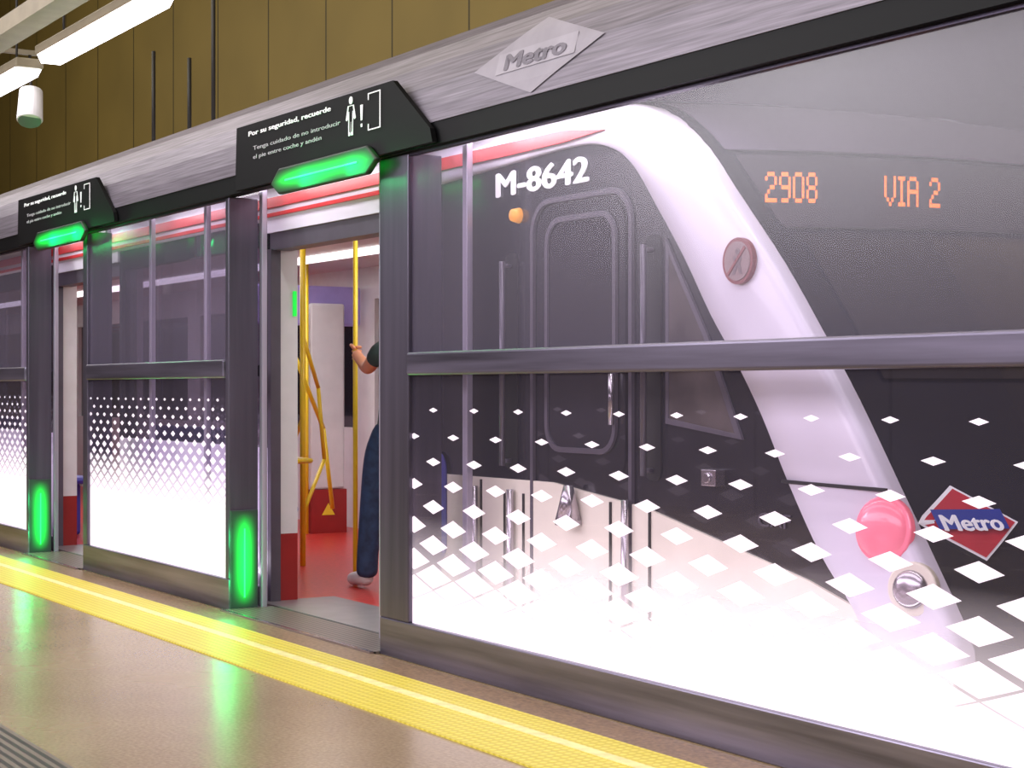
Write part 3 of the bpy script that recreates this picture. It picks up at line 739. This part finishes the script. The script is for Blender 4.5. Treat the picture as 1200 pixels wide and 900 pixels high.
part(p, 'bracket', *merge(*[boxdata(x, x+.04, LY-.33, LY+.2, LZ+.22, LZ+.25) for x in (-14, -12.4, -11.39, -8.8)]), M_house)
# speaker cylinder
Xs, Zs = XZ(38, 125, -.25)
p = thing('loudspeaker', (Xs, -.25, Zs+.12), 'small white cylindrical loudspeaker hanging under trunking', 'loudspeaker')
part(p, 'shell', *cyl((Xs-.03, -.25, Zs+.11), (Xs+.04, -.28, Zs-.1), .075, 24, .085), M_inwhite, bevel=.006)
part(p, 'grille', *cyl((Xs+.04, -.28, Zs-.1), (Xs+.043, -.281, Zs-.106), .075, 24), M_rubber)
part(p, 'bracket', *cyl((Xs-.03, -.25, Zs+.11), (Xs-.06, -.25, LZ+.222), .01, 8), M_rod)
for px, y0, y1, Y in ((180, 60, 160, 1.2), (222, 68, 152, 1.2), (250, -60, 140, 1.2)):
    X, Z0 = XZ(px, y1+30, Y); _, Z1 = XZ(px, y0, Y)
    p = thing('hanging_rod', (X, Y, Z1), 'thin dark rod rising behind header beam', 'rod', 'dark rods above the train')
    part(p, 'rod', *cyl((X, Y, 3.01), (X, Y, Z1), .016, 10), M_rod, smooth=True)
    part(p, 'foot', *cyl((X, Y, 2.975), (X, Y, 3.01), .04, 12), M_rod)

# ------------------------------------------------------------------ lights
def area(loc, rot, sx, sy, e, col=(1, .97, 1), spec=1.0):
    l = bpy.data.lights.new('area_light', 'AREA'); l.shape = 'RECTANGLE'; l.size = sx; l.size_y = sy; l.energy = e; l.color = col
    l.specular_factor = spec
    o = bpy.data.objects.new('area_light', l); COL.objects.link(o); o.location = loc; o.rotation_euler = rot
    return o
area((-9, -4, 6.5), (0, 0, 0), 22, 3, 820)  # added overhead fill for the platform
area((-6, -5.5, 3.2), (math.radians(60), 0, 0), 14, 1.5, 400, (1, .96, 1), .5)
area((-14, -1.0, 6.8), (math.radians(65), 0, 0), 30, 1.5, 640, (1, .93, .75), 0)     # added wash of light on the olive wall
area((-12.0, -6.9, 4.7), (math.radians(90), 0, 0), 2.0, 1.6, 120)                   # added unseen light, reflected as the gleam in the upper glass
area((-4.6, .20, 2.28), (math.radians(35), 0, 0), 4.6, .06, 17)                    # added light under the header, brightens the train side
area((-10, .20, 2.28), (math.radians(35), 0, 0), 5.5, .06, 9)  # added light likewise, along the carriage side
area((-4.6, .13, .18), (math.radians(125), 0, 0), 4.2, .05, 6)                    # added low light that brightens the skirt and pillar foot
area((-9.8, .13, .18), (math.radians(125), 0, 0), 2.2, .05, 3)  # same added low light behind the short screen
for x in (-8, -12, -16):
    area((x, 1.7, 2.15), (0, 0, 0), 2.5, 1.2, 30)
def pt(loc, e, col, r=.05):
    l = bpy.data.lights.new('green_glow', 'POINT'); l.energy = e; l.color = col; l.shadow_soft_size = r; l.specular_factor = 0
    o = bpy.data.objects.new('green_glow', l); COL.objects.link(o); o.location = loc
for x in (-8.46, -12.17):
    for z in (.16, .38): pt((x, -.06, z), 2.0, (.0, 1, .2))
for x in (-7.5, -7.0, -11.5, -11.0):
    pt((x, -.15, 2.2), 2.4, (.0, 1, .2))
w = bpy.data.worlds.new('world'); S.world = w; w.use_nodes = True
w.node_tree.nodes['Background'].inputs[0].default_value = (.9, .85, 1, 1); w.node_tree.nodes['Background'].inputs[1].default_value = .5

# ------------------------------------------------------------------ camera
cam = bpy.data.cameras.new('camera'); cam.sensor_width = 36; cam.lens = 60; cam.shift_y = .005; cam.clip_end = 200
co = bpy.data.objects.new('camera', cam); COL.objects.link(co)
co.location = (0, -CAM_D, CAM_H)
co.rotation_euler = (math.radians(90), 0, math.radians(90)-math.atan(1250/2000.0))
S.camera = co
